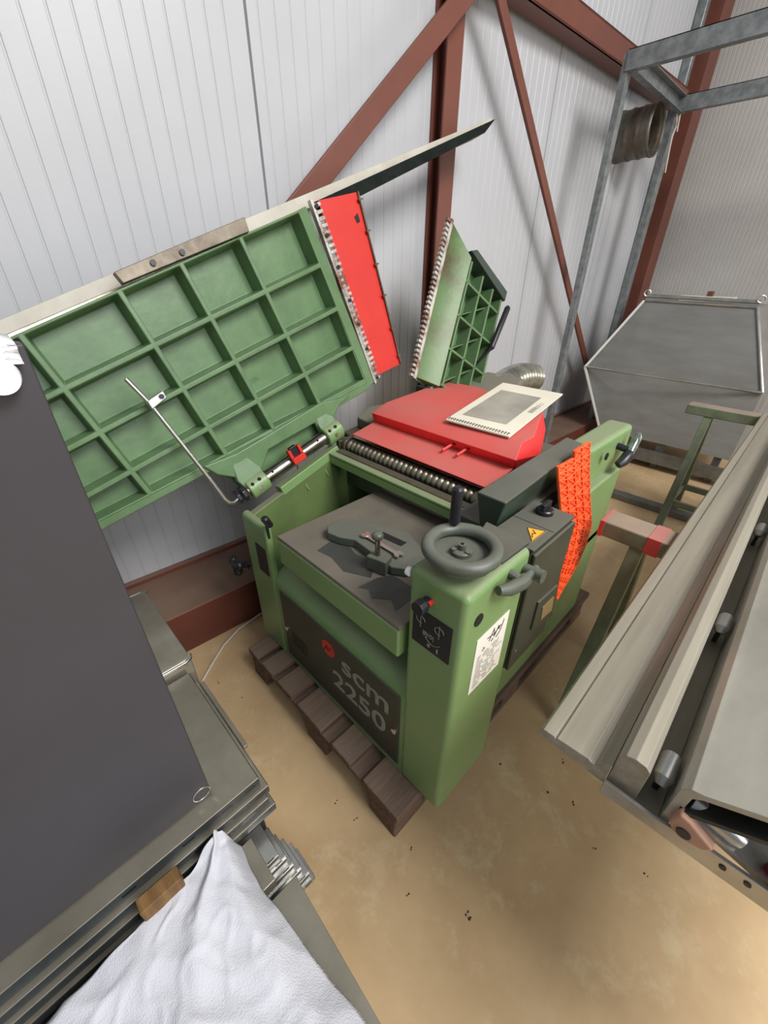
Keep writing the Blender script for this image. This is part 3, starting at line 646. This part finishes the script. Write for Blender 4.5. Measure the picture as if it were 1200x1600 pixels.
def ext(prof, x0, x1): return MB().prism([(x0, y, z) for y, z in prof], (x1 - x0, 0, 0))
ZA = .778
g1 = ext([(-.184, ZA), (-.184, .792), (-.188, .799), (-.208, .800), (-.2085, .7965), (-.211, .7965), (-.2115, .801), (-.262, .806), (-.266, .803), (-.272, .803), (-.276, .810), (-.292, .822), (-.292, ZA)], -.02, 2.55)
tag(g1.build('aluminium_rail', ALU, bevel=.0012), 'wide ribbed aluminium section, outermost beside the machine, on the sawhorses', 'metal section')
g2 = thing('slotted_section', (1.2, -.32, ZA), 'aluminium section with rounded top and roller slot, between the outer rail and the wide sheet', 'metal section')
ext([(-.293, ZA), (-.293, .846), (-.300, .861), (-.312, .866), (-.326, .864), (-.333, .857), (-.334, .784), (-.366, .784), (-.366, ZA)], -.015, 2.55).build('profile', ALU, g2, bevel=.0012)
for x in (.03, .44, .95, 1.6):
    MB().tube([(x - .026, -.350, .826), (x - .018, -.350, .834), (x + .018, -.350, .836), (x + .026, -.350, .830)], [.008, .0135, .0135, .008], 18).build('guide_roller', ALU2, g2)
    MB().box(x - .006, x + .006, -.354, -.346, .784, .828).build('roller_bracket', SHEETD, g2)
g3 = thing('aluminium_sheet_panel', (1.2, -.6, .78), 'wide scratched aluminium sheet panel with folded lip, leaning up to the right edge', 'metal panel')
ext([(-.3662, .778), (-.3662, .872), (-.375, .884), (-.388, .888), (-.60, 1.02), (-.95, 1.20), (-.95, 1.192), (-.60, 1.010), (-.39, .878), (-.381, .868), (-.377, .778)], -.018, 2.5).build('top_sheet', ALUS, g3, bevel=.001)
ext([(-.376, .842), (-.50, .812), (-.95, .80), (-.95, .792), (-.50, .80), (-.376, .832)], -.018, 2.5).build('lower_sheet', ALU2, g3)
ext([(-.38, .84), (-.60, .985), (-.60, .978), (-.38, .832)], -.022, 2.48).build('inner_fold', SHEETD, g3)
g4 = thing('end_bracket', (-.02, -.43, .78), 'aluminium end strip with a pinkish cast knuckle, at the near end of the sections', 'bracket')
b = MB(); b.prism([(-.022, -.292, .765), (-.022, -.292, .795), (-.022, -.36, .795), (-.022, -.42, .812), (-.022, -.55, .822), (-.022, -.55, .785), (-.022, -.42, .775)], (-.006, 0, 0)); b.build('strip', ALU2, g4, bevel=.001)
b = MB(); b.prism([(-.03, -.372, .815), (-.03, -.378, .842), (-.03, -.392, .838), (-.03, -.425, .818), (-.03, -.418, .804), (-.03, -.395, .796), (-.03, -.380, .800)], (.05, 0, 0)); kn = b.build('cast_knuckle', CAST, g4, bevel=.004)
MB().cyl((-.032, -.392, .812), (-.026, -.392, .812), .0085).build('bolt', BLACK, kn)
MB().tube([(.0, -.385, .842), (.0, -.435, .835), (.0, -.445, .832)], [.014, .014, .010], 16).build('spring_pin', ALU2, g4)
for y, z in ((-.440, .800), (-.465, .803)): MB().cyl((-.0295, y, z), (-.028, y, z), .004, 12).build('hole', PLATE, g4)
b = MB(); b.tube([(.0, -.478, .838), (.0, -.487, .825), (.0, -.497, .79), (.0, -.502, .77)], [.008, .014, .014, .009], 14)
tag(b.build('red_strap', REDC), 'dark red strap end hanging below the aluminium sections at the right edge', 'strap')
tag(MB().box(.02, .05, -.24, -.20, .735, .7775).build('timber_spacer', WOODD, bevel=.003), 'small dark wooden block stuck under the near end of the ribbed aluminium section', 'wood block')

# ================================================================ galvanized frame
gf = thing('galvanized_frame', (3.2, .3, 0), 'tall galvanized steel angle frame standing behind the planer near the corner', 'steel frame')
HZ = 2.5
def angle_post(x, y):
    w = .085 if x > 3 else .058
    b = MB(); b.box(x - .004, x + w, y - .004, y, 0, HZ); b.box(x - .004, x, y, y + .032, 0, HZ); b.build('post', GALV, gf, smooth=False)
for x in (2.72, 3.70):
    for y in (1.06, -1.0): angle_post(x, y)
for x in (2.715, 3.70):
    b = MB(); b.box(x - .005, x, -1.05, 1.07, HZ - .075, HZ + .012); b.box(x - .005, x + .05, -1.05, 1.07, HZ + .008, HZ + .012); b.box(x, x + .045, -1.05, 1.07, HZ - .075, HZ - .071); b.build('top_rail', GALV, gf, smooth=False)
for y in (1.06, -1.0):
    b = MB(); b.box(2.72, 3.75, y - .006, y - .002, HZ - .075, HZ + .008); b.box(2.72, 3.75, y - .045, y - .002, HZ + .004, HZ + .008); b.box(2.72, 3.75, y - .045, y - .002, HZ - .079, HZ - .075)
    b.build('cross_rail', GALV, gf, smooth=False)
b = MB(); pts = []; rs = []
for k in range(15):
    t = k / 14; pts.append((3.50, 1.335 - .25 * t, 2.30 + .01 * t)); rs.append(.142 + (.006 if k in (0, 1, 5, 9, 13, 14) else 0))
b.tube(pts, rs, 40, caps=False); dc = tag(b.build('metal_duct_ring', DUCTM, ang=12), 'short corrugated metal duct ring tied to the top of the galvanized frame', 'duct')
dc.modifiers.new('solid', 'SOLIDIFY').thickness = .004
b = MB(); b.tube([(3.72, 1.045, 2.50), (3.70, 1.05, 2.42), (3.735, 1.04, 2.36), (3.70, 1.04, 2.30), (3.72, 1.03, 2.15), (3.74, 1.03, 2.10)], .005, 8); b.tube([(3.74, 1.04, 2.50), (3.715, 1.03, 2.40), (3.745, 1.03, 2.33)], .005, 8)
tag(b.build('tie_rope', WHITEC), 'pale rope tied round the top of the rear galvanized post', 'rope')

# stainless hood near the right wall
ho = thing('stainless_hood', (3.7, .5, 0), 'large six-sided stainless extraction hood standing on the floor by the right wall', 'extraction hood')
T1, T2, M1, M2, B1, B2 = (3.62, .87, 1.26), (3.60, .14, 1.25), (3.3, 1.085, .755), (3.3, -.11, .757), (3.42, .86, .22), (3.42, -.10, .22)
def bk(p, x=4.15): return (x, p[1], p[2])
b = MB(); ring0 = [T1, T2, M2, B2, B1, M1]; b.loft([ring0, [bk(p) for p in ring0]]); b.build('body', INOX, ho, bevel=.002)
b = MB()
for p, q in ((T1, M1), (M1, B1)): b.tube([Vector(p) + Vector((-.01, .008, 0)), Vector(q) + Vector((-.01, .008, 0))], .011, 6)
lab(b.build('side_flange', mat('pale_flange', (225, 225, 220), rough=.3, metal=.3), ho), 'pale folded edge')  # edge strips in a paler colour than the hood body
b = MB()
for p, q in ((T1, T2), (T2, M2), (M1, M2)): b.tube([Vector(p) + Vector((-.008, 0, .004)), Vector(q) + Vector((-.008, 0, .004))], .010, 8)
b.tube([(3.63, .87, 1.295), (3.61, .14, 1.285)], .014, 10)
b.build('edge_trim', ALU2, ho)
for p in (T1, T2): MB().torus((p[0], p[1], p[2] + .055), (1, .3, 0), .022, .005, 20, 8).build('lifting_ring', CHROME, ho)
for k, (y0) in enumerate((-.05, .35, .74)): MB().box(3.44, 3.52, y0, y0 + .05, 0, .22).build('foot', GALVD, ho)
b = MB(); b.box(3.36, 3.40, -.18, .74, .06, .16); b.box(3.40, 3.52, -.18, .74, .06, .07); b.build('base_rail', GALVD, ho, bevel=.003)
tb_ = thing('pale_plank', (3.95, .5, 1.26), 'short pale plank lying on top of the stainless hood', 'plank'); MB().box(3.80, 3.92, .32, .68, 1.262, 1.30).build('board', PAPER, tb_, bevel=.004)
MB().box(3.84, 3.88, .47, .51, 1.30, 1.335).build('red_clip', BROWN, tb_, bevel=.004)

# ================================================================ left foreground
# steel profiles stacked on the floor
def channel(x0, x1, y0, y1, z0, z1, m, name='profile', parent=None, holes=True, t=.003):
    b = MB(); b.box(x0, x1, y0, y1, z1 - t, z1); b.box(x1 - t, x1, y0, y1, z0, z1); b.box(x0, x1, y0 + t, y0 + .02, z0, z0 + t)
    o = b.build(name, m, parent, smooth=False, bevel=.0012)
    lab(MB().box(x0, x1 - .001, y0 - .0006, y0 + t, z0, z1 - .0025).build('front_flange', FLANGE_SHADE, o, smooth=False), 'folded front with shade painted in as dark bluish colour')
    if holes:
        x = x1 - .012
        for k in range(4):
            h = MB(); h.box(x - .026, x, y0 - .0008, y0 + .001, (z0 + z1) / 2 - .004, (z0 + z1) / 2 + .004); h.build('punched_slot', PLATE, o, smooth=False); x -= .06 + .03 * ((k * 7) % 3)
    return o
N_ST = [('topmost, dusty, under the black panel', -.350, .297, .366, .40), ('second from the top', -.336, .286, .334, .360), ('third from the top', -.346, .277, .302, .328), ('lowest of the four', -.336, .270, .270, .296)]
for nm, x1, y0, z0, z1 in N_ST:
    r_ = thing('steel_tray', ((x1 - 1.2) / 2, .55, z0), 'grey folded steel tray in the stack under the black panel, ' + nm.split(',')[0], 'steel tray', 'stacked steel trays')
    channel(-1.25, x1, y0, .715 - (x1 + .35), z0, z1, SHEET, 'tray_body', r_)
sp = thing('support_cassette', (-.8, .6, 0), 'dark steel cassette carrying the stack of grey trays', 'steel box')
MB().box(-1.25, -.36, .32, 1.165, 0.0, .20).build('lower_box', SHEETD, sp, bevel=.004); MB().box(-1.25, -.40, .34, 1.15, .20, .260).build('upper_box', SHEETD, sp, bevel=.003)
tag(MB().box(-.66, -.51, .286, .30, .305, .372).build('wooden_wedge', WOODL, bevel=.003) if False else MB().box(-.640, -.560, .238, .2690, .24, .395).build('wooden_wedge', WOODL, bevel=.003), 'brown wooden block wedged against the front of the steel trays', 'wood block')
# folded boxes at the back of the stack
prof = [(.735, .262), (.731, .412), (.738, .428), (.752, .436), (1.150, .436), (1.163, .430), (1.168, .42), (1.168, .262)]
b = MB().prism([(-.70, y, z) for y, z in prof], (.372, 0, 0)); bx = thing('folded_steel_box', (-.5, .95, .262), 'grey folded steel box with bright rolled edges, behind the black panel', 'steel box')
b.build('shell', SHEET, bx, bevel=.004, seg=3)
for yy, dy in ((.733, .022), (1.166, -.02)):
    MB().tube([(-.70, yy, .426), (-.345, yy, .426), (-.329, yy + dy * .4, .427), (-.326, yy + dy, .430)], .006, 12).build('rolled_edge', CHROME, bx)
tag(MB().box(-.334, -.322, .42, .70, .340, .352).build('edge_strip', SHEET, bevel=.001), 'thin steel strip lying along the right side of the tray stack', 'steel strip')
# bundle of small profiles with bright ends
rnd = random.Random(11)
names = ['topmost', 'second', 'third', 'fourth', 'fifth', 'lowest']
for r_ in range(6):
    x1 = -.322 - .011 * r_ + rnd.uniform(-.003, .003); z = .050 + r_ * .029; y = .150 + .012 * r_ + rnd.uniform(-.004, .004)
    b = MB(); b.box(-1.1, x1, y, y + .085, z + .018, z + .021); b.box(-1.1, x1, y, y + .002, z, z + .021); b.box(-1.1, x1, y + .083, y + .085, z, z + .021); b.box(x1 - .002, x1, y, y + .085, z + .004, z + .021)
    q = b.build('small_channel', ALU2, smooth=False, bevel=.0008)
    MB().box(x1 - .03, x1 - .012, y - .0006, y + .001, z + .008, z + .014).build('slot', PLATE, q, smooth=False)
    tag(q, 'small bright-ended galvanized channel beside the white cloth, ' + names[5 - r_] + ' of its bundle of six', 'metal channel', 'bundle of small channels')
tag(MB().box(-1.1, -.36, .155, .275, .0, .049).build('bundle_base', SHEETD, bevel=.003), 'dark bearer on the floor under the bundle of small channels', 'bearer')
b = MB(); b.prism([(-.56, .128, .235), (-.376, .128, .235), (-.394, -.45, .235), (-.60, -.45, .235)], (0, 0, .012)); b.prism([(-.379, .128, .0), (-.376, .128, .0), (-.394, -.45, .0), (-.397, -.45, .0)], (0, 0, .237)); b.box(-.60, -.57, -.45, .14, 0, .235)
tag(b.build('steel_cover_plate', SHEET, smooth=False, bevel=.002), 'long grey steel cover at the bottom, right of the white cloth', 'steel cover')
tag(MB().box(-.56, -.415, .150, .262, .225, .262).build('grey_steel_end', SHEET, bevel=.002), 'short grey steel piece between the tray stack and the white cloth tip', 'steel piece')

# black upright sheet
bp_ = thing('black_steel_panel', (-.9, .36, .402), 'large matt black steel panel standing upright on the tray stack', 'steel panel')
b = MB(); b.prism([(-1.45, .342, .402), (-.455, .342, .402), (-.446, .342, .412), (-.444, .342, 1.395), (-1.45, .342, 1.395)], (0, .030, 0)); b.build('sheet', PANELK, bp_, bevel=.003)
MB().torus((-.466, .341, .430), (0, 1, 0), .019, .0016, 32, 8).build('corner_ring', CHROME, bp_)
wf = thing('white_plastic_wrap', (-.47, .36, 1.36), 'crumpled white plastic wrap over the top corner of the black panel', 'plastic wrap')
b = MB(); nx, nz = 14, 10; R_ = []
for i in range(nz + 1):
    row = []
    for j in range(nx + 1):
        x = -.60 + .148 * j / nx; z = 1.400 - .045 * (i / nz) * (.75 + .25 * math.sin(j * 1.3)) + .002 * math.sin(j * 2.1 + i)
        y = .336 - .006 * abs(math.sin(j * .9 + i * .5)) - .003 * math.sin(i * 2.3)
        row.append((x, y, z))
    R_.append(row)
R_.insert(0, [(p[0], .376, 1.402 + .004 * math.sin(p[0] * 90)) for p in R_[0]])
b.loft(R_, caps=False, closed=False); w_ = b.build('film', TAPE, wf, ang=180); w_.modifiers.new('solid', 'SOLIDIFY').thickness = .002
MB().tube([(-.478, .322, 1.366), (-.478, .333, 1.366)], [.018, .020], 28).build('round_cap', TAPE, wf)

# white cloth
def cloth():
    out = [(-.452, .268), (-.440, .250), (-.445, .150), (-.430, .04), (-.420, -.06), (-.402, -.17), (-.405, -.32)]
    lft = [(-.500, .268), (-.56, .252), (-.68, .248), (-.80, .258), (-.90, .24), (-.98, .16), (-1.02, .04)]
    nr, nc = 90, 90; R_ = []
    def ev(P, t):
        t *= len(P) - 1; i = min(int(t), len(P) - 2); return Vector(P[i]).lerp(Vector(P[i + 1]), t - i)
    for i in range(nr + 1):
        t = i / nr; a = ev(lft, t); c = ev(out, t); row = []
        for j in range(nc + 1):
            u = j / nc; p = a.lerp(c, u)
            edge = min(u, 1 - u)
            z = .370 - .045 * t
            z -= .07 * max(0, (u - .80) / .20) ** 1.6
            z -= .05 * max(0, (.10 - u) / .10) ** 2
            n1 = noise.noise(Vector((p.x * 9 + p.y * 5, p.y * 7, .3))); n2 = noise.noise(Vector((p.x * 22 - p.y * 9, p.y * 20, 1.7)))
            n3 = abs(noise.noise(Vector((p.x * 14 + p.y * 11, p.y * 3 - p.x * 9, 4.1))))
            n4 = 1 - abs(noise.noise(Vector((p.x * 17 - p.y * 13 + 3, p.y * 15 + p.x * 6, 7.7)))) * 3
            z += .010 * n1 + .0025 * n2 - .013 * n3 + .005 * max(0, n4 - .35)
            z += .018 * math.exp(-((u - .58) / .06) ** 2) * (1 - .6 * t)
            z += .028 * math.exp(-((t - .04) / .05) ** 2) * math.exp(-((u - .6) / .5) ** 2)
            row.append((p.x + .004 * n2, p.y + .006 * n1, z))
        R_.append(row)
    b = MB(); b.loft(R_, caps=False, closed=False)
    m = mat('white_woven_cloth', (204, 205, 212), (194, 195, 202), rough=.9, scale=5, spec=.1)
    nt = m.node_tree; N = nt.nodes; L = nt.links; v = N.new('ShaderNodeTexVoronoi'); v.inputs['Scale'].default_value = 320
    tc = N.new('ShaderNodeTexCoord'); L.new(tc.outputs['Object'], v.inputs[0]); bp = N.new('ShaderNodeBump'); bp.inputs['Strength'].default_value = .7; bp.inputs['Distance'].default_value = .001
    L.new(v.outputs['Distance'], bp.inputs['Height']); L.new(bp.outputs[0], N['Principled BSDF'].inputs['Normal'])
    o = b.build('white_cloth', m, ang=180); o.modifiers.new('solid', 'SOLIDIFY').thickness = .0015
    tag(o, 'crumpled white woven cloth draped over the steel parts in the bottom left', 'cloth')
cloth()
tag(MB().box(-1.15, -.46, -.5, .22, .0, .232).build('covered_box', SHEETD, bevel=.004) if False else MB().box(-1.15, -.605, -.5, .14, .0, .232).build('covered_box', SHEETD, bevel=.004), 'dark steel box hidden under the white cloth at the lower left', 'steel box')

# dirt lying on the floor
b = MB(); rnd = random.Random(5)
for x, y in [(.357, -.192), (.384, -.261), (-.07, -.171), (-.072, -.182), (.328, -.038), (-.155, .278), (-.14, .194), (-.23, .958), (-.188, .822), (-.076, .019), (.49, -.181), (.359, -.484), (.311, -.36), (-.154, -.044)]:
    for k in range(2):
        b.sphere((x + rnd.uniform(-.006, .006), y + rnd.uniform(-.006, .006), .0008), rnd.uniform(.002, .0042), (1, rnd.uniform(.4, 1), .35))
d_ = b.build('floor_debris', mat('dark_debris', (74, 56, 44), (60, 44, 36), rough=.9)); d_['kind'] = 'stuff'; tag(d_, 'small dark crumbs of dirt scattered over the concrete floor in front of the machine', 'debris')
